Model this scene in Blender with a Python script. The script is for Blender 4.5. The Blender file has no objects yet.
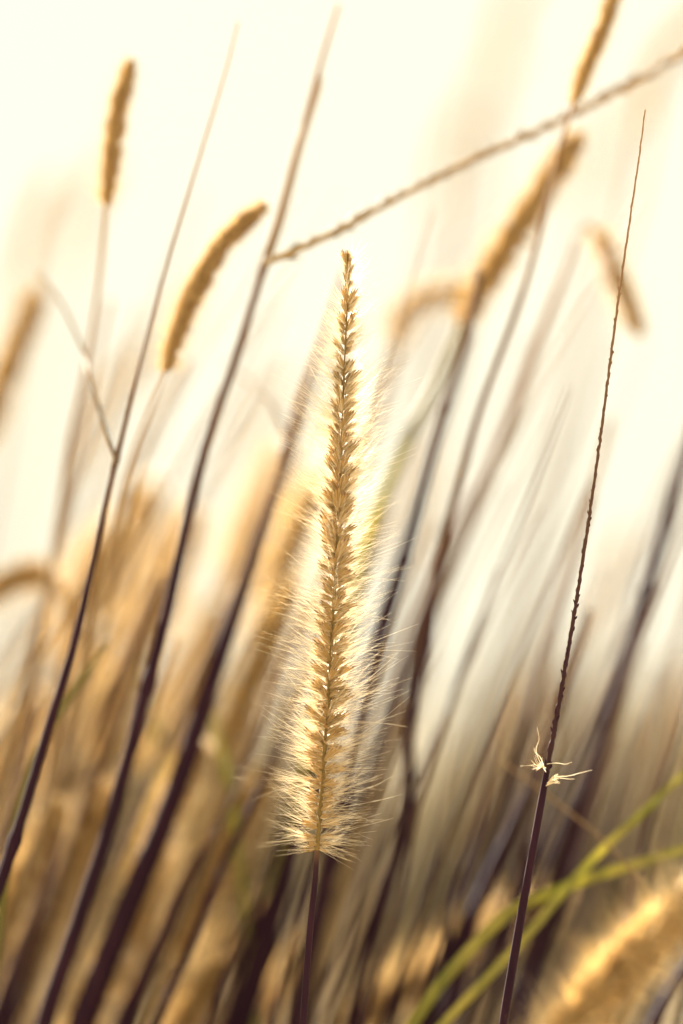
import bpy, math, random
import numpy as np
from mathutils import Matrix, Vector

# ------------------------------------------------------------------ camera, sky, sun, exposure
SC = bpy.context.scene
COL = SC.collection
W, H = 683, 1024
LENS, SENS = 100.0, 36.0
FOCUS = 0.667
CAMZ = 0.95
PITCH = math.radians(5.0)

cd = bpy.data.cameras.new('camera'); cam = bpy.data.objects.new('camera', cd); COL.objects.link(cam)
cam.location = (0, 0, CAMZ); cam.rotation_euler = (math.radians(90) + PITCH, 0, 0)
cd.lens = LENS; cd.sensor_fit = 'VERTICAL'; cd.sensor_height = SENS
cd.clip_start = 0.01; cd.clip_end = 2000
cd.dof.use_dof = True; cd.dof.focus_distance = FOCUS; cd.dof.aperture_fstop = 3.3
SC.camera = cam

SUN_EL, SUN_AZ = 32.0, -28.0          # degrees; azimuth from +Y (the view direction), negative to the left
wd = bpy.data.worlds.new('World'); SC.world = wd; wd.use_nodes = True
nt = wd.node_tree; nt.nodes.clear()
sky = nt.nodes.new('ShaderNodeTexSky'); sky.sky_type = 'NISHITA'; sky.sun_disc = False
sky.sun_elevation = math.radians(SUN_EL); sky.sun_rotation = math.radians(SUN_AZ)
sky.air_density = 1.0; sky.dust_density = 7.0; sky.ozone_density = 1.0
hz = nt.nodes.new('ShaderNodeMix'); hz.data_type = 'RGBA'; hz.inputs[0].default_value = 0.992
hz.inputs[7].default_value = (2.95, 2.85, 2.30, 1)      # bright even haze of the overcast-white sky
nt.links.new(sky.outputs[0], hz.inputs[6])
bg = nt.nodes.new('ShaderNodeBackground'); bg.inputs[1].default_value = 0.05
nt.links.new(hz.outputs[2], bg.inputs[0])
wo = nt.nodes.new('ShaderNodeOutputWorld'); nt.links.new(bg.outputs[0], wo.inputs[0])

sl = bpy.data.lights.new('sun', 'SUN'); sun = bpy.data.objects.new('sun', sl); COL.objects.link(sun)
sl.energy = 5.0; sl.angle = math.radians(0.5); sl.color = (1.0, 0.93, 0.79)
az, el = math.radians(SUN_AZ), math.radians(SUN_EL)
sd = Vector((math.sin(az) * math.cos(el), math.cos(az) * math.cos(el), math.sin(el)))
sun.rotation_euler = sd.to_track_quat('Z', 'Y').to_euler()
sun.location = sd * 5

SC.view_settings.view_transform = 'Standard'; SC.view_settings.look = 'None'
SC.view_settings.gamma = 1.0; SC.view_settings.use_curve_mapping = False
SC.view_settings.exposure = 2.95
SC.view_settings.use_white_balance = True
SC.view_settings.white_balance_temperature = 6800
SC.view_settings.white_balance_tint = 10
SC.render.engine = 'CYCLES'
SC.cycles.use_denoising = True
SC.cycles.max_bounces = 8; SC.cycles.transmission_bounces = 6
SC.cycles.sample_clamp_indirect = 6

CR = Vector((1, 0, 0)); CF = Vector((0, math.cos(PITCH), math.sin(PITCH))); CU = Vector((0, -math.sin(PITCH), math.cos(PITCH)))
def P(px, py, d=0.0):
    """point seen at pixel (px, py), d metres beyond the plane of focus"""
    D = FOCUS + d; k = D * SENS / LENS / H
    v = Vector((0, 0, CAMZ)) + CF * D + CR * ((px - W / 2) * k) + CU * ((H / 2 - py) * k)
    return np.array(v)
def S(w, d=0.0):
    return w * (FOCUS + d) * SENS / LENS / H

# ------------------------------------------------------------------ materials
def mat(name, cols, scale=300, trans=0.0, rough=0.6, spec=0.3, tone=None, stretch=1.0, bump=0.0):
    m = bpy.data.materials.new(name); m.use_nodes = True
    n, l = m.node_tree.nodes, m.node_tree.links
    bs = n['Principled BSDF']; out = n['Material Output']
    tc = n.new('ShaderNodeTexCoord'); mp = n.new('ShaderNodeMapping'); mp.inputs['Scale'].default_value = (1, 1, stretch)
    l.new(tc.outputs['Object'], mp.inputs[0])
    no = n.new('ShaderNodeTexNoise'); no.inputs['Scale'].default_value = scale; no.inputs['Detail'].default_value = 3
    l.new(mp.outputs[0], no.inputs['Vector'])
    rp = n.new('ShaderNodeValToRGB'); e = rp.color_ramp.elements
    e[0].position, e[1].position = 0.33, 0.68
    e[0].color = (*cols[0], 1); e[1].color = (*cols[1], 1)
    l.new(no.outputs[0], rp.inputs[0]); c = rp.outputs[0]
    if tone:                                       # drier towards the tip of the stalk
        at = n.new('ShaderNodeAttribute'); at.attribute_name = 'tone'
        mx = n.new('ShaderNodeMix'); mx.data_type = 'RGBA'
        l.new(at.outputs['Fac'], mx.inputs[0]); l.new(c, mx.inputs[6]); mx.inputs[7].default_value = (*tone, 1)
        c = mx.outputs[2]
    l.new(c, bs.inputs['Base Color'])
    bs.inputs['Roughness'].default_value = rough; bs.inputs['Specular IOR Level'].default_value = spec
    if bump:
        bp = n.new('ShaderNodeBump'); bp.inputs['Strength'].default_value = bump; bp.inputs['Distance'].default_value = 0.0005
        l.new(no.outputs[0], bp.inputs['Height']); l.new(bp.outputs[0], bs.inputs['Normal'])
    if trans:
        tr = n.new('ShaderNodeBsdfTranslucent'); l.new(c, tr.inputs[0])
        ms = n.new('ShaderNodeMixShader'); ms.inputs[0].default_value = trans
        l.new(bs.outputs[0], ms.inputs[1]); l.new(tr.outputs[0], ms.inputs[2]); l.new(ms.outputs[0], out.inputs[0])
    return m
M = {
 'stem':     mat('stem_purple_brown', ((0.013, 0.0035, 0.011), (0.026, 0.008, 0.017)), 400, rough=0.6, spec=0.08, tone=(0.27, 0.16, 0.08), stretch=0.1, bump=0.3),
 'straw':    mat('stem_straw', ((0.11, 0.070, 0.035), (0.21, 0.14, 0.07)), 400, 0.15, rough=0.5, tone=(0.32, 0.20, 0.09), stretch=0.1, bump=0.3),
 'olive':    mat('stem_olive', ((0.09, 0.085, 0.015), (0.16, 0.14, 0.03)), 300, 0.2, rough=0.5, tone=(0.30, 0.20, 0.08), stretch=0.1, bump=0.3),
 'twig':     mat('twig_golden_tan', ((0.20, 0.125, 0.035), (0.36, 0.24, 0.085)), 300, 0.2, rough=0.55, tone=(0.30, 0.19, 0.09), bump=0.3),
 'rachis':   mat('rachis_green_brown', ((0.16, 0.11, 0.03), (0.26, 0.17, 0.05)), 700, 0.25, rough=0.6),
 'spikelet': mat('spikelet_gold', ((0.30, 0.19, 0.075), (0.66, 0.47, 0.23)), 900, 0.45, rough=0.5),
 'husk':     mat('husk_gold', ((0.58, 0.41, 0.18), (0.90, 0.74, 0.46)), 700, 0.72, rough=0.5),
 'awn':      mat('spikelet_tip_brown', ((0.16, 0.08, 0.03), (0.32, 0.18, 0.08)), 900, 0.3, rough=0.5),
 'bristle':  mat('bristle_cream', ((0.93, 0.82, 0.62), (0.98, 0.92, 0.80)), 500, 0.6, rough=0.5, spec=0.2),
 'gold':     mat('bristle_gold', ((0.88, 0.69, 0.39), (0.96, 0.84, 0.59)), 300, 0.55, rough=0.4, spec=0.5),
 'green':    mat('blade_green', ((0.18, 0.19, 0.04), (0.42, 0.37, 0.10)), 120, 0.5, rough=0.4, stretch=0.2),
 'grass':    mat('dry_grass', ((0.30, 0.24, 0.14), (0.54, 0.44, 0.28)), 3, 0.4, rough=0.7),
 'leafmass': mat('shrub_leaves', ((0.10, 0.075, 0.035), (0.20, 0.155, 0.08)), 2, 0.3, rough=0.7),
 'ground':   mat('ground_dry', ((0.24, 0.19, 0.12), (0.42, 0.35, 0.24)), 0.6, rough=0.95, spec=0.1),
 'hills':    mat('hill_scrub', ((0.32, 0.28, 0.20), (0.48, 0.42, 0.32)), 0.05, rough=0.95, spec=0.1),
}

# ------------------------------------------------------------------ mesh tools (numpy)
class MB:
    def __init__(s): s.v, s.f, s.t, s.m, s.n = [], [], [], [], 0
    def add(s, v, f, t=None, mi=0):
        v = np.asarray(v, float).reshape(-1, 3); f = np.asarray(f, np.int64)
        s.v.append(v); s.f.append(f + s.n); s.n += len(v)
        s.t.append(np.zeros(len(v)) if t is None else np.asarray(t, float).reshape(-1)); s.m.append(np.full(len(f), mi))
        return s
    def mesh(s, name, mats, origin=(0, 0, 0), smooth=True):
        v = np.concatenate(s.v) - np.asarray(origin); f = np.concatenate(s.f); k = f.shape[1]
        me = bpy.data.meshes.new(name)
        me.vertices.add(len(v)); me.vertices.foreach_set('co', v.astype(np.float32).ravel())
        me.loops.add(f.size); me.loops.foreach_set('vertex_index', f.astype(np.int32).ravel())
        me.polygons.add(len(f)); me.polygons.foreach_set('loop_start', (np.arange(len(f)) * k).astype(np.int32))
        me.polygons.foreach_set('loop_total', np.full(len(f), k, np.int32))
        me.polygons.foreach_set('material_index', np.concatenate(s.m).astype(np.int32))
        me.polygons.foreach_set('use_smooth', np.full(len(f), smooth))
        a = me.attributes.new('tone', 'FLOAT', 'POINT'); a.data.foreach_set('value', np.concatenate(s.t).astype(np.float32))
        for m in mats: me.materials.append(m)
        me.update(calc_edges=True)
        return me

def link(name, me, parent=None, loc=None):
    o = bpy.data.objects.new(name, me); COL.objects.link(o)
    if parent is not None: o.parent = parent
    if loc is not None: o.location = loc
    return o
def part(name, mb, mats, parent):
    """parts share the thing's origin, so their meshes are kept relative to it"""
    root = parent
    while root.parent: root = root.parent
    return link(name, mb.mesh(name, mats, origin=np.array(root.location)), parent)
def empty(name, loc, label, cat, group=None):
    o = bpy.data.objects.new(name, None); COL.objects.link(o); o.location = loc; o.empty_display_size = 0.02
    o['label'] = label; o['category'] = cat
    if group: o['group'] = group
    return o

def spline(pts, step=8):
    p = np.asarray(pts, float); n = len(p)
    q = np.vstack([2 * p[0] - p[1], p, 2 * p[-1] - p[-2]]); out = []
    for i in range(n - 1):
        a, b, c, d = q[i:i + 4]; sl_ = np.linalg.norm(c - b)
        m0 = (b - a) / (np.linalg.norm(b - a) + 1e-9) + (c - b) / (sl_ + 1e-9); m1 = (c - b) / (sl_ + 1e-9) + (d - c) / (np.linalg.norm(d - c) + 1e-9)
        m0 = m0 / (np.linalg.norm(m0) + 1e-9) * sl_; m1 = m1 / (np.linalg.norm(m1) + 1e-9) * sl_
        for j in range(step):
            t = j / step
            out.append((2 * t ** 3 - 3 * t * t + 1) * b + (t ** 3 - 2 * t * t + t) * m0 + (3 * t * t - 2 * t ** 3) * c + (t ** 3 - t * t) * m1)
    out.append(p[-1]); return np.array(out)
def frames(p):
    T = np.gradient(p, axis=0); T /= np.linalg.norm(T, axis=1)[:, None] + 1e-12
    ref = np.array([0.05, 1.0, 0.08]); s = np.cross(T, ref); s /= np.linalg.norm(s, axis=1)[:, None] + 1e-12
    return T, s, np.cross(s, T)
def tube(mb, p, r, sides=8, tone=None, flat=1.0, roll=0.0, mi=0):
    p = np.asarray(p, float); r = np.broadcast_to(np.asarray(r, float), (len(p),)); T, s, u = frames(p)
    a = np.arange(sides) / sides * 2 * math.pi
    x, y = np.cos(a), np.sin(a) * flat; c, q = math.cos(roll), math.sin(roll); x, y = x * c - y * q, x * q + y * c
    v = p[:, None] + r[:, None, None] * (s[:, None] * x[None, :, None] + u[:, None] * y[None, :, None])
    K = len(p); i, j = np.meshgrid(np.arange(K - 1), np.arange(sides), indexing='ij'); j2 = (j + 1) % sides
    f = np.stack([i * sides + j, i * sides + j2, (i + 1) * sides + j2, (i + 1) * sides + j], -1).reshape(-1, 4)
    t = np.zeros((K, sides)) if tone is None else np.repeat(np.asarray(tone)[:, None], sides, 1)
    mb.add(v, f, t, mi)
def bristles(mb, base, d, L, bend, r0, K=4, mi=0):
    """many tapered three-sided bristles at once"""
    N = len(base); t = np.linspace(0, 1, K); L = L[:, None, None]
    p = base[:, None] + d[:, None] * L * t[None, :, None] + bend[:, None] * L * (t ** 2)[None, :, None]
    ref = np.where(np.abs(d[:, 2:3]) > 0.8, [[1.0, 0, 0]], [[0, 0, 1.0]])
    s = np.cross(d, ref); s /= np.linalg.norm(s, axis=1)[:, None]; u = np.cross(s, d)
    r = np.asarray(r0).reshape(-1, 1) * (1 - 0.82 * t)[None]
    a = np.arange(3) / 3 * 2 * math.pi + 0.4
    v = p[:, :, None] + r[:, :, None, None] * (s[:, None, None] * np.cos(a)[None, None, :, None] + u[:, None, None] * np.sin(a)[None, None, :, None])
    i, j = np.meshgrid(np.arange(K - 1), np.arange(3), indexing='ij'); j2 = (j + 1) % 3
    f = np.stack([i * 3 + j, i * 3 + j2, (i + 1) * 3 + j2, (i + 1) * 3 + j], -1).reshape(-1, 4)
    F = (f[None] + (np.arange(N) * K * 3)[:, None, None]).reshape(-1, 4)
    mb.add(v, F, mi=mi)
def lance(n=6, segs=7):
    """one spikelet about the z axis, length 1: two pointed glumes that open a little, ribbed, with a dark awn tip"""
    mb = MB(); rs = np.random.RandomState(4)
    for side, tilt, ln in ((1, 0.14, 1.0), (-1, 0.20, 0.84), (0, 0.02, 0.93)):
        t = np.linspace(0, 1, segs)
        r = 0.105 * np.power(np.sin(np.pi * np.clip(t * 0.93 + 0.07, 0, 1)), 0.8) * (1 - 0.45 * t) + 0.008
        p = np.stack([side * (math.sin(tilt) * t * ln + 0.02), 0.02 * side * np.sin(t * 3), t * ln * math.cos(tilt)], -1)
        a = np.arange(n) / n * 2 * math.pi
        v = p[:, None] + r[:, None, None] * np.stack([np.cos(a), 0.8 * np.sin(a), 0 * a], -1)[None]
        i, j = np.meshgrid(np.arange(segs - 1), np.arange(n), indexing='ij'); j2 = (j + 1) % n
        f = np.stack([i * n + j, i * n + j2, (i + 1) * n + j2, (i + 1) * n + j], -1).reshape(-1, 4)
        m = ((np.arange(segs - 1) >= segs - 2) & (side != -1)).repeat(n)
        v = v.reshape(-1, 3)
        mb.add(v, f[~m]); mb.add(v, f[m], mi=1)
    return mb
LMB = lance(); LV, LF, LM = np.concatenate(LMB.v), np.concatenate(LMB.f), np.concatenate(LMB.m)
LMB2 = lance(4, 5); LV2, LF2, LM2 = np.concatenate(LMB2.v), np.concatenate(LMB2.f), np.concatenate(LMB2.m)
def lances(mb, base, d, L, wide, simple=False):
    V_, F_, M_ = (LV2, LF2, LM2) if simple else (LV, LF, LM)
    ref = np.array([[0.1, 1.0, 0.1]]); s = np.cross(ref, d); s /= np.linalg.norm(s, axis=1)[:, None] + 1e-9; u = np.cross(d, s)
    v = base[:, None] + L[:, None, None] * (wide * V_[None, :, 0, None] * s[:, None] + wide * V_[None, :, 1, None] * u[:, None] + V_[None, :, 2, None] * d[:, None])
    F = (F_[None] + (np.arange(len(base)) * len(V_))[:, None, None]).reshape(-1, 4)
    mb.add(v, F); mb.m[-1] = np.tile(M_, len(base))

def to_ground(p, k=6, jit=0.0):
    """carry a stalk's world points from its lowest pictured point down to its root on the ground"""
    d = p[-1] - p[-2]; d /= np.linalg.norm(d); q = [*p]; z = p[-1][2]; cur = p[-1].copy()
    step = z / k
    for i in range(k):
        d = d * 0.72 + np.array([0, 0, -1]) * 0.28; d /= np.linalg.norm(d)
        cur = cur + d * (min(step, cur[2]) / max(-d[2], 0.2)); 
        if i == k - 1: cur = cur.copy(); cur[2] = -0.01
        q.append(cur.copy())
    return np.array(q)

# ------------------------------------------------------------------ a grass stalk, with or without its bristly head
def head(root, axis, rad_core, rad_hair, seed, nspk, nbr, r0, hero=False, bmat='gold', lsp=None, rot=None):
    """axis: world points base -> tip. Builds seed_head (its rachis) > spikelets, bristles"""
    rs = np.random.RandomState(seed)
    ax = spline(axis, 24); seg = np.r_[0, np.cumsum(np.linalg.norm(np.diff(ax, axis=0), axis=1))]; Ltot = seg[-1]
    def at(t):
        x = np.array([np.interp(t * Ltot, seg, ax[:, i]) for i in range(3)]).T
        e = 1e-3; T = np.array([np.interp(np.clip(t + e, 0, 1) * Ltot, seg, ax[:, i]) - np.interp(np.clip(t - e, 0, 1) * Ltot, seg, ax[:, i]) for i in range(3)]).T
        return x, T / (np.linalg.norm(T, axis=-1, keepdims=True) + 1e-12)
    tt = np.linspace(0, 1, 60); pa, _ = at(tt)
    mb = MB(); tube(mb, pa, np.interp(tt, [0, 0.1, 1], [1, .8, .25]) * rad_core * (0.12 if hero else 0.085) * (1 + 0.15 * np.sin(tt * 300)), 6)
    sh = part('seed_head', mb, [M['rachis']], root)
    # spikelets in a loose spiral, leaving the seam facing the viewer a little open
    if hero:
        rows = nspk // 6; T0, PH = [], []
        for k in range(rows):
            for c, phi in enumerate((-115, -36, 38, 117, 165, -165)):
                T0.append((k + (c % 2) * 0.5 + rs.uniform(-.38, .38)) / rows); PH.append(math.radians(phi + rs.normal(0, 19)))
        T0, PH = np.array(T0), np.array(PH)
        T0 = np.clip(T0, 0, 1) ** 0.97
        keep = rs.rand(len(T0)) < np.interp(T0, [0, .5, .75, .86, .93, 1], [1, 1, .8, .55, .42, .5]); T0, PH = T0[keep], PH[keep]
    else:
        T0 = (np.arange(nspk) + rs.rand(nspk)) / nspk; PH = rs.uniform(0, 2 * math.pi, nspk)
    T0 = np.clip(T0, 0.003, 0.995)
    x, T = at(T0); ref = np.array([0, -1.0, 0]); s = np.cross(T, ref[None]); s /= np.linalg.norm(s, axis=1)[:, None]; f = np.cross(s, T)   # f faces the viewer
    rd = np.cos(PH)[:, None] * f * 1 + np.sin(PH)[:, None] * s
    prof = np.interp(T0, [0, .02, .10, .35, .60, .80, .92, 1], [.75, .92, 1.05, 1, .86, .66, .50, .34]) if hero else np.interp(T0, [0, .05, .2, .8, .95, 1], [.6, .8, 1, .95, .75, .35])
    th = np.interp(T0, [0, .03, .12, .5, .8, 1], [88, 76, 66, 56, 42, 15]) if hero else np.interp(T0, [0, .05, .2, .8, 1], [80, 70, 55, 45, 15])
    th = np.radians(th + rs.normal(0, 9, len(T0)))
    d = np.cos(th)[:, None] * T + np.sin(th)[:, None] * rd
    base = x + rd * rad_core * 0.07
    L = rad_core * prof * 1.12 * rs.uniform(.62, 1.3, len(T0)) / np.maximum(np.sin(th), 0.6) * (0.84 if hero else 0.95)
    if hero:
        L = np.maximum(L, rad_core * .46)
        pick = np.argsort(-(np.cos(PH) > 0.3).astype(float) * L)[:100] ; isp = np.zeros(len(L), bool); isp[pick] = True
        one = lance().mesh('spikelet', [M['spikelet'], M['awn']])
        rl = np.array(root.location)
        for k in np.where(isp)[0]:
            o = link('spikelet', one, sh)
            dz = Vector(d[k]); sx = Vector((0.1, 1, 0.1)).cross(dz).normalized(); uy = dz.cross(sx)
            R = Matrix((sx, uy, dz)).transposed().to_4x4()
            o.matrix_local = Matrix.Translation(Vector(base[k] - rl)) @ R @ Matrix.Diagonal((L[k] * .68, L[k] * .68, L[k], 1))
        mb = MB(); lances(mb, base[~isp], d[~isp], L[~isp], .66); sp = part('spikelets', mb, [M['spikelet'], M['awn']], sh); sp['kind'] = 'stuff'
    else:
        mb = MB(); lances(mb, base, d, L, 1.0, True); part('spikelets', mb, [M['husk'], M['awn']], sh)['kind'] = 'stuff'
    # bristles spring from the spikelets' bases
    wgt = np.where(np.cos(PH) > .55, .30, 1.0) * np.interp(T0, [0, .45, .7, .85, 1], [.85, 1, 1.5, 1.7, .9]) if hero else np.ones(len(PH))
    k = rs.choice(len(T0), nbr, p=wgt / wgt.sum())
    jd = d[k] + rs.normal(0, 0.30, (nbr, 3)) * (.8 if hero else 1) + rd[k] * rs.uniform(.1, .9, nbr)[:, None]
    jd /= np.linalg.norm(jd, axis=1)[:, None]
    u = rs.rand(nbr); Lb = np.where(u < .66, rs.uniform(.28, .66, nbr), np.where(u < .95, rs.uniform(.6, 1.0, nbr), rs.uniform(1.0, 1.35, nbr)))
    pb = np.interp(T0[k], [0, .04, .12, .5, .72, .86, .95, 1], [.74, .88, 1, .93, .84, .64, .44, .28] if hero else [.6, .8, 1, 1, .95, .85, .7, .5])
    bend = rs.normal(0, .07, (nbr, 3)); bend[:, 2] += rs.normal(0.02, .08, nbr)
    mb = MB(); bristles(mb, base[k], jd, Lb * rad_hair * pb, bend, r0 * rs.uniform(.7, 1.2, nbr), 5 if hero else 4)
    part('bristles', mb, [M[bmat]], sh)['kind'] = 'stuff'
    return sh

def stalk(name, label, pts, w0, w1, d, mat_='stem', tone=(1, 0), hd=None, cat='grass stalk', group=None, nodes=(), branches=(), leaves=(), sheaths=(), seed=1, ground=True, wexp=0.9):
    """pts: pixels from the top down; w0, w1: width in pixels at top and bottom; d: (top, bottom) metres beyond focus"""
    d0, d1 = d if isinstance(d, tuple) else (d, d)
    n = len(pts); ys = [p[1] for p in pts]
    dd = [d0 + (d1 - d0) * i / (n - 1) for i in range(n)]
    wp = np.array([P(x, y, q) for (x, y), q in zip(pts, dd)])
    rs = np.random.RandomState(seed + 77)
    full = to_ground(wp) if ground else wp
    root = empty(name, full[-1] * [1, 1, 0] if ground else full[-1], label, cat, group)
    p = spline(full, 10); np_ = (n - 1) * 10 + 1
    t = np.clip(np.arange(len(p)) / (np_ - 1), 0, 1.0)
    wid = (w0 + (w1 - w0) * t ** wexp); dist = d0 + (d1 - d0) * t
    r = wid / 2 * (FOCUS + dist) * SENS / LENS / H
    for q in nodes:
        r = r * (1 + 0.35 * np.exp(-((t - q) / 0.009) ** 2))
    tn = tone[0] + (tone[1] - tone[0]) * np.clip(t * 1.15, 0, 1)
    p = p + rs.normal(0, 1, p.shape) * r[:, None] * 0.03
    mb = MB(); tube(mb, p, r, 8, tn); part('stem', mb, [M[mat_]], root)
    for a0, a1 in sheaths:                              # a dry sheath hugging the stem above a joint, split and peeling at its lip
        i0, i1 = int(a0 * (np_ - 1)), int(a1 * (np_ - 1)); q = p[i0:i1 + 1]; m_ = len(q); tq = np.linspace(1, 0, m_)
        rr_ = r[i0:i1 + 1] * np.interp(tq, [0, .03, .8, .95, 1], [1.1, 1.45, 1.4, 1.5, .3]); off = np.interp(tq, [0, .7, 1], [0, .1, 1.6])[:, None] * r[i0:i1 + 1, None] * np.array([.8, .4, 0])
        mb = MB(); tube(mb, q + off, rr_, 8, np.interp(tq, [0, 1], [.25, 1.0]), flat=.9); part('leaf_sheath', mb, [M['straw']], root)
    for bpts, b0, b1, bd, bm, bumps in branches:
        bp = spline([P(x, y, q) for (x, y), q in zip(bpts, np.linspace(bd[0], bd[1], len(bpts)))], 16)
        tb = np.linspace(0, 1, len(bp)); br = (b0 + (b1 - b0) * tb) / 2 * (FOCUS + np.mean(bd)) * SENS / LENS / H
        if bumps: br = br * (1 + 0.10 * np.abs(np.sin((tb + .02 * np.sin(tb * 19)) * math.pi * bumps)) ** 4)
        mb = MB(); tube(mb, bp, br, 8, tb * 0.9); bo = part('branch', mb, [M[bm]], root)
        if bumps:
            nb = bumps * 4; tq = (np.arange(nb) + rs.uniform(.1, .9, nb)) / nb; idx = (tq * (len(bp) - 1)).astype(int)
            T, s_, u_ = frames(bp); sg = np.where(np.arange(nb) % 2 == 0, 1, -1)[:, None]
            dr = T[idx] + sg * s_[idx] * .14 + rs.normal(0, .07, (nb, 3)); dr /= np.linalg.norm(dr, axis=1)[:, None]
            mb = MB(); lances(mb, bp[idx] + sg * s_[idx] * br[idx][:, None] * .7, dr, br[idx] * rs.uniform(3.5, 6.0, nb), .55)
            part('spikelets', mb, [M['straw'], M['awn']], bo)['kind'] = 'stuff'
    for lp, lw, ld, lm in leaves:
        q = spline([P(x, y, z) for (x, y), z in zip(lp, np.linspace(ld[0], ld[1], len(lp)))], 12)
        tq = np.linspace(0, 1, len(q)); mb = MB()
        tube(mb, q, lw / 2 * S(1, np.mean(ld)) * np.interp(tq, [0, .1, .6, 1], [.45, .9, 1, .05]), 6, flat=0.16, roll=0.5); part('leaf_blade', mb, [M[lm]], root)
    if hd:
        hp, core, hair, *rest = hd; k = rest[0] if rest else 1.0
        a = np.array([P(x, y, d0) for x, y in hp]); a[0] = wp[0]
        Lm = np.linalg.norm(np.diff(a, axis=0), axis=1).sum()
        dens = Lm / S(600, 0)
        head(root, a, S(core, d0), S(hair, d0), seed, int(Lm / S(core, d0) * 34 * k), int(Lm / S(hair, d0) * 520 * k), S(hair, d0) * 0.0085, bmat='gold')
    return root

# ================================================================== the setting
def sheet(name, x0, x1, y0, y1, nx, ny, fz, m):
    X, Y = np.meshgrid(np.linspace(x0, x1, nx), np.linspace(y0, y1, ny)); Z = fz(X, Y)
    i, j = np.meshgrid(np.arange(ny - 1), np.arange(nx - 1), indexing='ij')
    f = np.stack([i * nx + j, i * nx + j + 1, (i + 1) * nx + j + 1, (i + 1) * nx + j], -1).reshape(-1, 4)
    mb = MB(); mb.add(np.stack([X, Y, Z], -1), f); o = link(name, mb.mesh(name, [m])); o['kind'] = 'structure'; return o
sheet('ground', -900, 900, -200, 1600, 90, 90, lambda X, Y: 0 * X, M['ground'])
sheet('hills', -400, 500, 160, 420, 120, 30, lambda X, Y: -1 + np.sin((Y - 160) / 260 * np.pi) * (2.5 + 1.0 * np.sin(X / 43) + 1 * np.sin(X / 97 + 1)), M['hills'])

# dry grass of the meadow, beyond and below the near stalks
rs = np.random.RandomState(11)
N = 15000
gy = 0.9 + 17 * rs.rand(N) ** 1.7; gx = rs.uniform(-.5, .5, N) * (1.2 + gy * 0.9)
gh = rs.uniform(.40, .74, N) * np.interp(gy, [0, 1.6, 4], [.75, .9, 1.0])
mb = MB(); b = np.stack([gx, gy, 0 * gx - .01], -1); dv = np.stack([rs.normal(.16, .16, N), rs.normal(0, .16, N), np.ones(N)], -1); dv /= np.linalg.norm(dv, axis=1)[:, None]
bristles(mb, b, dv, gh, rs.normal(0, .09, (N, 3)) + [0.10, 0, -.05], rs.uniform(.0015, .0035, N), 5)
o = link('meadow_grass', mb.mesh('meadow_grass', [M['grass']])); o['kind'] = 'stuff'; o['label'] = 'dry golden meadow grass filling the blurred ground behind the stalks'; o['category'] = 'grass'

# far shrubs: leaf-sized faces through each crown on short stems
def shrub(x, y, w, h, n, seed, label):
    rs = np.random.RandomState(seed); root = empty('shrub', (x, y, 0), label, 'shrub', 'dark shrubs beyond the meadow')
    mb = MB()
    for k in range(7):
        a = rs.uniform(0, 6.28); q = spline([[x, y, -.02], [x + .18 * w * math.cos(a), y + .1 * w * math.sin(a), h * .35], [x + .36 * w * math.cos(a), y + .3 * w * math.sin(a), h * rs.uniform(.6, .85)]], 6)
        tube(mb, q, np.linspace(.035, .01, len(q)), 6)
    part('trunk', mb, [M['straw']], root)
    c = rs.normal(0, 1, (28, 3)); c /= np.linalg.norm(c, axis=1)[:, None]; c *= rs.uniform(.3, .95, (28, 1)); c *= [w / 2, w / 2.6, h * .46]; c += [x, y, h * .52]
    i = rs.randint(0, 28, n); p = c[i] + rs.normal(0, 1, (n, 3)) * [w * .10, w * .10, h * .11]; p[:, 2] = np.abs(p[:, 2])
    a = rs.normal(0, 1, (n, 3)); a /= np.linalg.norm(a, axis=1)[:, None]; e = np.cross(a, rs.normal(0, 1, (n, 3))); e /= np.linalg.norm(e, axis=1)[:, None]
    s = rs.uniform(.03, .06, (n, 1)) * (w / 1.6)
    v = np.stack([p - a * s, p + e * s * .4, p + a * s, p - e * s * .4], 1); F = np.arange(n * 4).reshape(-1, 4)
    mb = MB(); mb.add(v, F); part('crown', mb, [M['leafmass']], root)
shrub(0.36, 7.5, 1.35, 1.24, 7000, 1, 'dark olive shrub blurred behind the middle of the meadow')
shrub(-0.75, 9.5, 1.7, 1.30, 7000, 2, 'dark olive shrub blurred behind the lower left stalks')
shrub(2.9, 17.0, 3.0, 1.6, 6000, 3, 'pale far shrub low behind the bare stalk on the right')

# ================================================================== the stalks
# --- the sharp one in the middle
pts = [(317, 850), (315, 880), (310, 930), (303, 1026)]
wp = np.array([P(x, y, 0) for x, y in pts]); full = to_ground(wp)
hero = empty('bristle_grass_stalk', full[-1] * [1, 1, 0], 'sharp golden bristly seed head on a thin dark stem in the middle', 'grass stalk')
p = spline(full, 12); r = np.interp(np.arange(len(p)), [0, 12, 40, 200], [S(5.2) / 2, S(5.8) / 2, S(7.4) / 2, S(11) / 2])
mb = MB(); tube(mb, p, r, 10, np.interp(np.arange(len(p)), [0, 6, 14], [.35, .05, 0])); part('stem', mb, [M['stem']], hero)
HA = [(317, 851), (322, 785), (328, 700), (334, 600), (338, 520), (341, 450), (343, 400), (346, 330), (348, 285), (347, 250)]
head(hero, [P(x, y, 0) for x, y in HA], S(21), S(70), 5, 80 * 6, 9500, 0.000042, hero=True, bmat='bristle')

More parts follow.
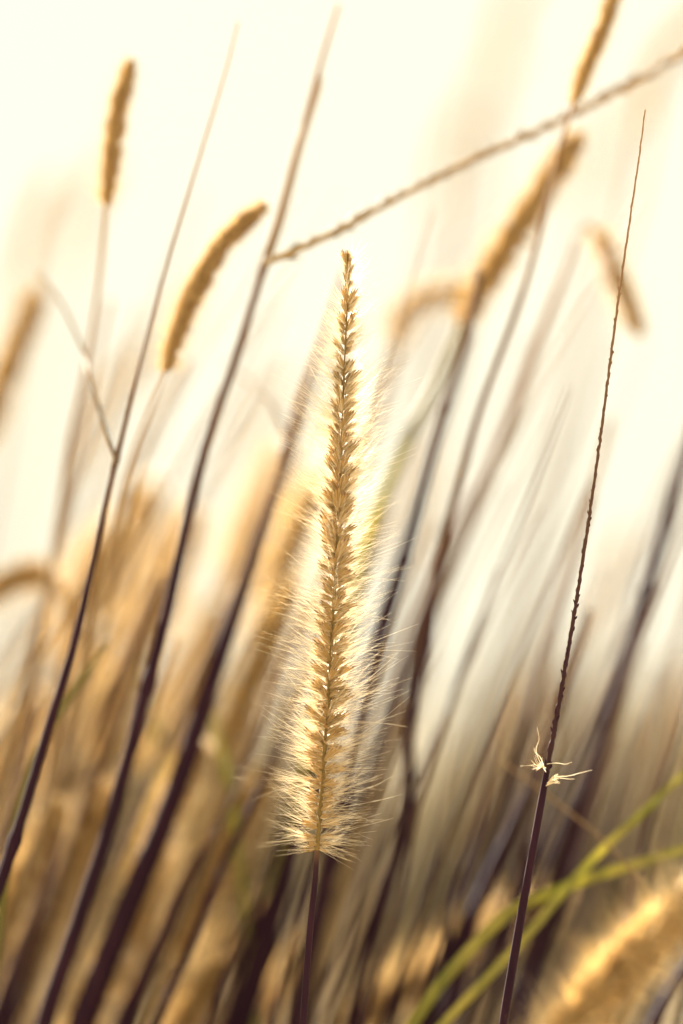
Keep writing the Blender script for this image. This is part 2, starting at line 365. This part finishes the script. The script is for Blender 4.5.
# --- the bare toothed stalk on the right
pts = [(645, 110), (640, 150), (632, 205), (621, 280), (609, 370), (600, 440), (590, 510), (578, 590), (563, 680), (546, 776), (531, 860), (517, 940), (503, 1028)]
wp = np.array([P(x, y, -0.002) for x, y in pts]); full = to_ground(wp); p = spline(full, 16)
nr = 9 * 16 + 1
bare = empty('bare_grass_stalk', full[-1] * [1, 1, 0], 'sharp thin bare purple-brown stalk with a toothed top and a torn tuft on it', 'grass stalk')
mb = MB(); q = p[nr - 2:]; tube(mb, q, np.interp(np.arange(len(q)), [0, 6, 50, 160], [S(6.0) / 2, S(7.4) / 2, S(9.6) / 2, S(12) / 2]), 10); part('stem', mb, [M['stem']], bare)
q = p[:nr]; seg = np.r_[0, np.cumsum(np.linalg.norm(np.diff(q, axis=0), axis=1))]; nn = 560
tq = np.linspace(0, 1, nn); q = np.array([np.interp(tq * seg[-1], seg, q[:, i]) for i in range(3)]).T
T, s_, u_ = frames(q); ph = 66 * (tq + .006 * np.sin(tq * 23) + .004 * np.sin(tq * 61 + 1) + .002 * np.sin(tq * 140))
rr = np.interp(tq, [0, .25, .6, 1], [S(1.5), S(2.5), S(3.3), S(5.4)]) / 2
amp = .55 + .45 * np.sin(tq * 37 + 2) * np.sin(tq * 91)
q2 = q + amp[:, None] * s_ * (np.sin(ph * math.pi) * rr * np.interp(tq, [0, .5, 1], [.35, .25, .08]))[:, None]
mb = MB(); tube(mb, q2, rr * (1 + .22 * amp * np.sin(ph * 2 * math.pi)), 7, np.interp(tq, [0, .2, .5, .8], [1, .8, .3, .05]))
rs = np.random.RandomState(8); nb = 132; tb = (np.arange(nb) + .5 + rs.uniform(-.45, .45, nb)) / nb; ix = (tb * (nn - 1)).astype(int); an = np.where(np.arange(nb) % 2 == 0, 0, math.pi) + rs.normal(0, .7, nb)
out = np.cos(an)[:, None] * s_[ix] + np.sin(an)[:, None] * u_[ix]
for k in range(nb):
    if rs.rand() < .35: continue
    a0 = q2[ix[k]]; R_ = rr[ix[k]]; o_ = out[k]; t_ = -T[ix[k]]
    pk = np.array([a0 + o_ * R_ * .3 - t_ * R_ * 1.6, a0 + o_ * R_ * 1.0, a0 + o_ * R_ * 1.35 + t_ * R_ * 1.3])
    pk[1:] += rs.normal(0, .25, (2, 3)) * R_
    tube(mb, pk, np.array([.5, .62, .2]) * R_ * rs.uniform(.55, 1.15), 5, np.full(3, np.interp(tb[k], [0, .2, .5, .8], [1, .75, .25, 0])))
part('rachis', mb, [M['stem']], bare)
def tuft(strands, name='tuft'):
    mb = MB()
    for sp, w in strands:
        c = spline([P(x, y, z - .003) for x, y, z in sp], 6); tube(mb, c, np.linspace(.75, .2, len(c)) * S(w) / 2, 4)
    return part(name, mb, [M['bristle']], bare)
rs = np.random.RandomState(3)
st = [([(546, 772, 0), (540, 762, -.001), (536, 750, -.001), (539, 739, 0), (537, 727, .001)], 1.0),
      ([(546, 768, 0), (536, 765, -.002), (528, 765.5, -.002), (520, 766, -.002)], .9),
      ([(545, 770, 0), (540, 757, 0), (535, 752, 0), (534, 748, 0)], 1.0), ([(547, 764, 0), (556, 763, 0), (566, 764, 0), (572, 762, 0)], .8)]
for k in range(18):
    a = rs.uniform(0, 6.28); L = rs.uniform(4, 10); x, y = 544, 766
    st.append(([(x, y, 0), (x - 5 + L * .4 * math.cos(a), y + L * .4 * math.sin(a), -.001), (x - 7 + L * math.cos(a) * .7, y - 3 + L * math.sin(a), rs.uniform(-.002, .002))], rs.uniform(.5, 1.0)))
tuft(st)
st = [([(547, 783, 0), (556, 777, -.001), (568, 776, -.001), (580, 773, -.002), (592, 770, -.002)], .9), ([(548, 782, 0), (558, 778, 0), (568, 779, 0), (575, 779, 0)], .8)]
for k in range(14):
    a = rs.uniform(-1.0, .6); L = rs.uniform(5, 14)
    st.append(([(546, 786, 0), (549 + L * .35 * math.cos(a), 781 + L * .4 * math.sin(a), -.001), (549 + L * math.cos(a), 779 + L * math.sin(a) * .7, rs.uniform(-.002, .002))], rs.uniform(.5, 1.0)))
tuft(st)

# --- the two dark branching stalks on the left
stalk('branching_grass_stalk', 'slender dark stalk on the left with one short side twig at its joint',
      [(238, 22), (228, 62), (200, 155), (165, 270), (140, 365), (116, 460), (98, 540), (75, 640), (45, 740), (18, 830), (-12, 920), (-45, 1030)], 2.0, 14, (.045, .028),
      tone=(1.15, -.5), nodes=(.455, .83), wexp=1.5, branches=[([(116, 462), (104, 425), (90, 380), (83, 350), (62, 305), (38, 272)], 5, 2.5, (.03, .09), 'straw', 0)], seed=21)
stalk('branching_grass_stalk', 'forked stalk with a long knotty side branch reaching up to the right edge',
      [(338, 5), (322, 58), (300, 140), (280, 215), (265, 262), (238, 350), (205, 450), (185, 530), (165, 620), (138, 720), (105, 840), (75, 930), (42, 1030)], 4, 15.5, (.07, .05), wexp=.95,
      tone=(.95, -.4), nodes=(.335, .72), sheaths=((.10, .333),), branches=[([(265, 263), (330, 234), (380, 207), (430, 180), (500, 148), (570, 115), (620, 88), (700, 47)], 6.8, 6.5, (.052, .095), 'twig', 11)], seed=22)

def hp(*a): return list(a)
# --- distinct stalks with heads
stalk('bristle_grass_stalk', 'upright short brown seed head near the top left corner', [(107, 205), (98, 290), (85, 370), (70, 440), (55, 540), (32, 660), (5, 800), (-40, 1030)], 4, 7, (.07, .15), 'straw',
      hd=([(107, 205), (111, 160), (118, 110), (130, 64)], 8.5, 22, 1.3), seed=31)
stalk('bristle_grass_stalk', 'short curved golden seed head bending right, left of the forked stalk', [(166, 372), (150, 410), (128, 470), (106, 560), (82, 660), (52, 790), (20, 900), (-20, 1030)], 4, 9, (.06, .12), 'straw',
      hd=([(166, 372), (176, 335), (195, 290), (222, 245), (262, 206)], 9.5, 24, 1.3), seed=32)
stalk('bristle_grass_stalk', 'narrow seed head cut off by the top edge above the knotty branch', [(573, 105), (562, 140), (548, 200), (520, 300), (480, 410), (455, 500), (437, 565), (428, 640), (410, 720), (407, 790), (392, 870), (370, 950), (350, 1030)], 4, 13, (.065, .10), 'stem', tone=(.9, -.4), nodes=(.5, .66),
      hd=([(573, 105), (585, 70), (600, 35), (622, -30)], 7, 17, 1.3), seed=33)
stalk('bristle_grass_stalk', 'slanting thick seed head on an olive stem, upper right of the middle', [(462, 325), (436, 385), (412, 430), (390, 478), (374, 520), (356, 600), (335, 690), (312, 780), (290, 860), (262, 950), (236, 1030)], 10, 20, (.12, .11), 'olive', tone=(.2, -.2),
      hd=([(462, 325), (480, 290), (510, 240), (545, 185), (577, 137)], 12.5, 30, 1.2), seed=34)
stalk('bristle_grass_stalk', 'arching stalk whose small brown head droops beside the bare toothed stalk', [(594, 228), (584, 226), (568, 262), (545, 320), (505, 430), (472, 500), (440, 568), (412, 650), (380, 750), (345, 860), (300, 1030)], 3.5, 19, (.14, .11), 'stem', tone=(1.1, -.1), nodes=(.6,),
      hd=([(594, 228), (605, 250), (620, 285), (638, 330)], 9, 24, 1.2), seed=35)
stalk('bristle_grass_stalk', 'blurred golden head bent flat to the right under the slanting thick head', [(395, 345), (385, 385), (366, 450), (344, 530), (322, 620), (290, 720), (262, 820), (215, 1030)], 9, 14, (.21, .19), 'straw', tone=(.6, .1),
      hd=([(395, 345), (404, 312), (425, 297), (475, 292)], 10, 26, 1.1), seed=36)
stalk('bristle_grass_stalk', 'soft brown seed head leaning in from the left edge', [(-20, 450), (-32, 500), (-50, 600), (-75, 750), (-110, 1030)], 9, 12, .20, 'straw',
      hd=([(-20, 450), (-4, 400), (14, 350), (36, 296)], 12, 28, 1.2), seed=37)
stalk('bristle_grass_stalk', 'golden head nodding over to the left edge at mid height', [(58, 590), (66, 620), (58, 690), (42, 790), (20, 900), (-10, 1030)], 8, 12, .17, 'straw',
      hd=([(58, 590), (42, 576), (15, 580), (-30, 612)], 12, 26, 1.2), seed=38)
stalk('bristle_grass_stalk', 'large near golden head slanting out of the lower right corner', [(535, 1085), (505, 1130), (480, 1180)], 9, 10, -.07, 'straw',
      hd=([(535, 1085), (575, 1022), (622, 965), (670, 920), (735, 878)], 20, 60, 1.3), seed=39)
stalk('bristle_grass_stalk', 'broad pale head slanting low between the dark pair and the middle stem', [(330, 1045), (300, 1120), (285, 1160)], 9, 10, .20, 'straw',
      hd=([(330, 1045), (380, 1005), (430, 970), (500, 925), (560, 895)], 13, 46, 1.6), seed=40)

# --- dark and tan stems without a head in view
def bare_stem(label, pts, w0, w1, d, m='stem', tone=(.6, -.3), nodes=(), branches=(), seed=1, **k):
    return stalk('bare_stalk', label, pts, w0, w1, d, m, tone, None, 'grass stem', None, nodes, branches, seed=seed, **k)
bare_stem('thick dark blurred stem crossing just left of the sharp seed head', [(345, 270), (325, 330), (300, 402), (287, 450), (262, 530), (235, 610), (212, 680), (190, 750), (160, 830), (125, 915), (80, 1030)], 5, 27, (.10, .09), tone=(1, -.6), nodes=(.3,), branches=[([(287, 440), (272, 405), (250, 382), (225, 362)], 6, 3, (.1, .14), 'straw', 0)], seed=51)
bare_stem('dark brown stem down the right edge, right of the toothed stalk', [(700, 395), (683, 460), (668, 515), (650, 580), (632, 640), (605, 730), (578, 815), (555, 880), (530, 960), (505, 1035)], 11, 15, (.10, .10), tone=(.2, -.4), nodes=(.35,), seed=52)
bare_stem('left one of the two dark stems meeting behind the toothed stalk base', [(610, 420), (580, 530), (552, 630), (528, 715), (505, 800), (482, 870), (465, 925), (442, 975), (420, 1035)], 5, 19, (.14, .10), tone=(1, -.6), seed=53)
bare_stem('right one of the two dark stems meeting behind the toothed stalk base', [(590, 610), (565, 690), (540, 760), (515, 820), (490, 875), (470, 925), (458, 975), (440, 1035)], 6, 16, (.10, .09), tone=(.5, -.6), seed=54)
bare_stem('dark stem low in front of the green blades at the toothed stalk', [(640, 640), (612, 735), (575, 850), (556, 905), (540, 960), (515, 1035)], 6, 13, .13, tone=(.4, -.5), seed=55)
bare_stem('knobbly brown stem crossing the drooping stalk, right of the sharp head', [(480, 270), (466, 340), (448, 400), (428, 470), (412, 530), (395, 590), (375, 660)], 8, 14, (.09, .09), tone=(.35, -.1), nodes=(.35, .75), seed=56)
bare_stem('reddish brown stem rising behind the foot of the sharp head', [(405, 700), (385, 760), (362, 820), (340, 890), (322, 950), (300, 1035)], 10, 13, .10, 'straw', tone=(.0, -.0), seed=57)
bare_stem('dark stem leaning up from the bottom edge beside the sharp stem', [(335, 730), (310, 800), (290, 858), (272, 920), (255, 975), (236, 1035)], 9, 27, .11, tone=(.4, -.5), seed=58)
bare_stem('dark stem between the forked stalk and the thick dark stem', [(215, 830), (185, 880), (165, 930), (140, 985), (118, 1035)], 6, 13, .08, tone=(.3, -.4), seed=59)
bare_stem('brown stem left of the forked stalk in the golden thicket', [(160, 575), (135, 640), (108, 730), (85, 800), (55, 890), (20, 1000), (5, 1040)], 7, 14, .13, tone=(.6, .0), seed=60)
bare_stem('brown stem falling through the lower left corner', [(60, 830), (40, 900), (18, 960), (-8, 1035)], 9, 14, .10, tone=(.3, .0), seed=61)
bare_stem('grey-brown upright stem in the haze at the left edge', [(110, 300), (88, 400), (62, 510), (45, 610), (30, 700), (18, 790), (0, 900), (-30, 1030)], 5, 11, (.15, .15), 'stem', tone=(.8, .25), seed=62)
bare_stem('faint tan stem rising behind the curved head', [(190, 360), (158, 420), (135, 480), (110, 580), (95, 650), (70, 760), (40, 880), (5, 1030)], 5, 10, (.12, .16), 'straw', tone=(.7, .2), seed=63)
bare_stem('tan stem at the right edge leaning over the grey haze', [(700, 560), (680, 640), (662, 720), (645, 800), (630, 870), (600, 1030)], 6, 12, .22, 'straw', tone=(.4, .1), seed=64)
bare_stem('orange-brown stem at the bottom right corner', [(720, 830), (690, 895), (660, 950), (632, 1000), (612, 1040)], 9, 13, .06, 'straw', tone=(.2, .0), seed=65)
bare_stem('dark stem cutting the very bottom right corner', [(735, 880), (700, 945), (672, 990), (645, 1040)], 10, 14, .08, tone=(.1, .0), seed=66)
bare_stem('hair-thin brown stalk slanting down right across the green blades', [(690, 950), (640, 880), (605, 842), (550, 797), (500, 760)], 3, 2, (.04, .07), 'straw', tone=(.2, .6), seed=67, ground=False)

# --- green blades
def blade(label, pts, w, d, roll=.5, seed=1, m='green'):
    wp = np.array([P(x, y, z) for (x, y), z in zip(pts, np.linspace(d[0], d[1], len(pts)))]); full = to_ground(wp); q = spline(full, 12)
    t = np.linspace(0, 1, len(q)); n = (len(pts) - 1) * 12
    r = S(w, np.mean(d)) / 2 * np.interp(np.arange(len(q)), [0, n * .25, n * .7, n, len(q)], [.25, .8, 1, .9, .5])
    root = empty('grass_leaf', full[-1] * [1, 1, 0], label, 'grass blade'); mb = MB(); tube(mb, q, r, 8, flat=.18, roll=roll); part('leaf_blade', mb, [M[m]], root)
    return root
blade('bright yellow-green blade rising to the right edge past the toothed stalk', [(760, 715), (683, 775), (640, 815), (600, 852), (562, 893), (530, 932), (490, 975), (440, 1028), (400, 1080)], 12.5, (.07, .045))
blade('duller green blade lying lower under the bright one at the right edge', [(760, 835), (683, 850), (630, 866), (590, 878), (550, 893), (510, 912), (480, 940), (440, 985), (380, 1080)], 16, (.075, .05))
blade('short light green blade hanging left of the sharp seed head foot', [(205, 690), (218, 735), (230, 790), (238, 850), (245, 910), (250, 970), (258, 1060)], 9, (.12, .11))
blade('pale green blade among the golden heads in the lower left', [(140, 660), (150, 710), (162, 760), (150, 820), (125, 900), (95, 1000)], 10, (.18, .14))
blade('thin olive blade crossing the slender dark stalk at left', [(110, 640), (85, 675), (58, 715), (35, 760), (10, 850), (-10, 1030)], 9, (.07, .05), m='olive')
blade('olive blade tip behind the right side of the sharp seed head', [(408, 440), (392, 475), (372, 520), (352, 570), (330, 650), (300, 780), (270, 900), (230, 1030)], 13, (.10, .12), m='green')

# --- golden thicket, lower left: heads past the plane of focus
TH = [
 ('golden head behind the fork of dark stems, highest of the left thicket', (150, 640), (165, 590), (192, 520), .22),
 ('golden head rising between the slender and the forked stalk', (95, 760), (120, 680), (158, 585), .20),
 ('blurred golden head right of the thick dark stem at mid height', (222, 760), (248, 690), (290, 590), .17),
 ('blurred golden head close behind the left bristles of the sharp head', (262, 650), (278, 580), (318, 480), .19),
 ('golden head left of the forked stalk near its foot', (30, 960), (62, 880), (108, 790), .16),
 ('golden head between the forked stalk and thick stem, low down', (110, 1000), (135, 930), (170, 850), .18),
 ('golden brown head right of the thick stem, low down', (175, 960), (205, 880), (245, 790), .14),
 ('pale golden head under the light green blade', (180, 1060), (215, 980), (258, 905), .24),
 ('golden head in the bottom left corner', (-20, 1060), (8, 990), (45, 920), .17),
 ('golden head rising from the left edge beside the slender stalk', (-30, 860), (-2, 780), (32, 700), .22),
 ('dim golden head behind the slender stalk, above the corner', (40, 800), (62, 720), (95, 640), .30),
 ('brownish head between thick stem and short green blade', (160, 780), (182, 700), (215, 610), .32),
 ('pale head under the foot of the sharp seed head, bottom edge', (225, 1080), (262, 1010), (310, 950), .28),
 ('short lit head low between slender stalk foot and corner', (0, 940), (22, 880), (58, 810), .12),
 ('bright head crossing the foot of the forked stalk', (62, 1075), (85, 1010), (118, 940), .10),
 ('bright golden head tucked against the thick dark stem', (135, 900), (158, 835), (198, 750), .12),
 ('sunlit head left of the stem leaning up beside the sharp stem', (205, 900), (228, 845), (262, 775), .15),
 ('golden head low behind the stem leaning up beside the sharp stem', (150, 1080), (180, 1025), (222, 965), .13),
 ('golden head behind the grey-brown upright stem at mid height', (60, 660), (80, 600), (112, 530), .26),
 ('golden head under the slender stalk twig, above the thicket', (105, 620), (122, 560), (150, 490), .30),
 ('golden head left of the sharp head at the middle of its height', (232, 600), (250, 540), (285, 455), .26),
]
for i, (lb, a, b_, c, dd) in enumerate(TH):
    st_ = [a, (a[0] - 22, a[1] + 70), (a[0] - 45, a[1] + 160), (a[0] - 70, a[1] + 280)]
    stalk('bristle_grass_stalk', lb, st_, 9, 12, (dd, dd + .03), 'straw', (.3, 0), hd=([a, b_, ((b_[0] + c[0]) / 2 - 1, (b_[1] + c[1]) / 2), c], 13, 42, 1.2), group='golden seed heads of the blurred lower left thicket', seed=100 + i)

# --- thin blurred stems filling the meadow round the named ones
rs = np.random.RandomState(41)
FILL = [  # label, count, x range at y=1030, lean, tops, depth, widths, colours
 ('dark blurred stem among many in the lower left thicket', 12, (-60, 250), (.30, .50), (480, 820), (.07, .16), (4, 11), 'stem', (.5, -.6)),
 ('thin tan blurred stem among many rising on the left half', 28, (-160, 280), (.30, .46), (180, 560), (.08, .26), (2.5, 6), 'straw', (.5, -.1)),
 ('brown blurred stem among many between the sharp head and the toothed stalk', 30, (190, 510), (.24, .44), (330, 760), (.07, .20), (2.5, 7.5), 'stem', (.5, -.4)),
 ('thin brown blurred stem among many on the right of the toothed stalk', 24, (400, 680), (.24, .42), (380, 800), (.08, .24), (2.5, 7.5), 'stem', (.45, -.2)),
]
for gi, (lb, n_, xr, lr, yr, dr_, wr, m_, tn_) in enumerate(FILL):
    for k in range(n_):
        x0 = xr[0] + (xr[1] - xr[0]) * (k + rs.rand()) / n_; ln = rs.uniform(*lr); y1 = rs.uniform(*yr); dd = rs.uniform(*dr_); cv = rs.uniform(-.00010, .00016)
        pp = [(x0 + ln * (1030 - y) + cv * (1030 - y) ** 2 + rs.normal(0, 2), y) for y in np.linspace(y1, 1030, 6)]
        w = rs.uniform(*wr)
        stalk('bare_stalk', lb, pp, w * .45, w * 1.1, dd, m_, tn_, None, 'grass stem', lb.split(' among')[0] + 's ' + lb.split('many ')[1], nodes=(rs.uniform(.3, .8),), seed=400 + gi * 50 + k)

# --- the faint far stalks that melt into the haze: a few kinds, then copies
def copy_tree(o, parent=None):
    c = o.copy(); COL.objects.link(c)
    if parent is not None: c.parent = parent
    for ch in list(o.children): copy_tree(ch, c)
    return c
rs = random.Random(5)
GL, GG = 'faint pale stalk with a small soft head dissolving into the bright haze', 'faint far stalks in the haze'
protos = []
for i in range(5):
    protos.append(stalk('bristle_grass_stalk', GL, [(340, 400), (332, 450), (315 - i * 4, 560), (290 - i * 6, 700), (255 - i * 6, 900), (230 - i * 6, 1030)], 6, 9, .55, 'straw', (.8, .1),
                        hd=([(340, 400), (345, 360), (355 + i * 3, 320), (372 + i * 8, 285)], 6, 15, 1.0), group=GG, seed=200 + i))
far = [
 (20, 300, .55, 'above the brown head leaning in from the left edge'), (70, 270, .75, 'under the upright short head near the top left corner'), (90, 470, .42, 'between grey-brown upright stem and slender dark stalk'),
 (150, 400, .8, 'just left of the foot of the curved golden head'), (235, 480, .6, 'between the forked stalk and the thick dark stem'), (440, 215, .9, 'under the middle of the long knotty branch'),
 (498, 78, .8, 'above the knotty branch, beside the topmost head'), (470, 150, 1.0, 'crossing behind the long knotty branch at its middle'), (590, 210, .8, 'behind the drooping small brown head'),
 (645, 130, .5, 'just right of the tip of the bare toothed stalk'),
 (600, 640, .5, 'right of the toothed stalk above its torn tuft'), (410, 560, .6, 'right of the sharp head, left of the arching stalk'), (520, 760, .5, 'left of the torn tuft on the toothed stalk'),
 (660, 760, .7, 'at the right edge above the bright green blade'), (130, 620, .6, 'between the slender and the forked stalk above the thicket'), (10, 700, .6, 'at the left edge beside the foot of the slender stalk')]
for i, (x, y, d_, lb) in enumerate(far):
    src = protos[i % 5]; o = src if i < 5 else copy_tree(src)
    if i < 5: src['home'] = tuple(src.location)
for i, o in enumerate([o for o in COL.objects if o.get('group') == GG and o.type == 'EMPTY']):
    x, y, d_, lb = far[i]; o['label'] = 'faint pale stalk ' + lb; src = protos[i % 5]
    tip0 = P(340, 400, .55); off = tip0 - np.array(src['home'])
    k = 1 + rs.uniform(-.03, .03); ang = rs.uniform(-.25, .25)
    tgt = P(x, y, d_); hgt = tgt[2] / tip0[2]
    o.scale = (hgt, hgt, hgt); o.rotation_euler = (0, 0, ang)
    c_, s__ = math.cos(ang), math.sin(ang); ox, oy = (off[0] * c_ - off[1] * s__) * hgt, (off[0] * s__ + off[1] * c_) * hgt
    o.location = (tgt[0] - ox, tgt[1] - oy, 0)
for o in protos: del o['home']
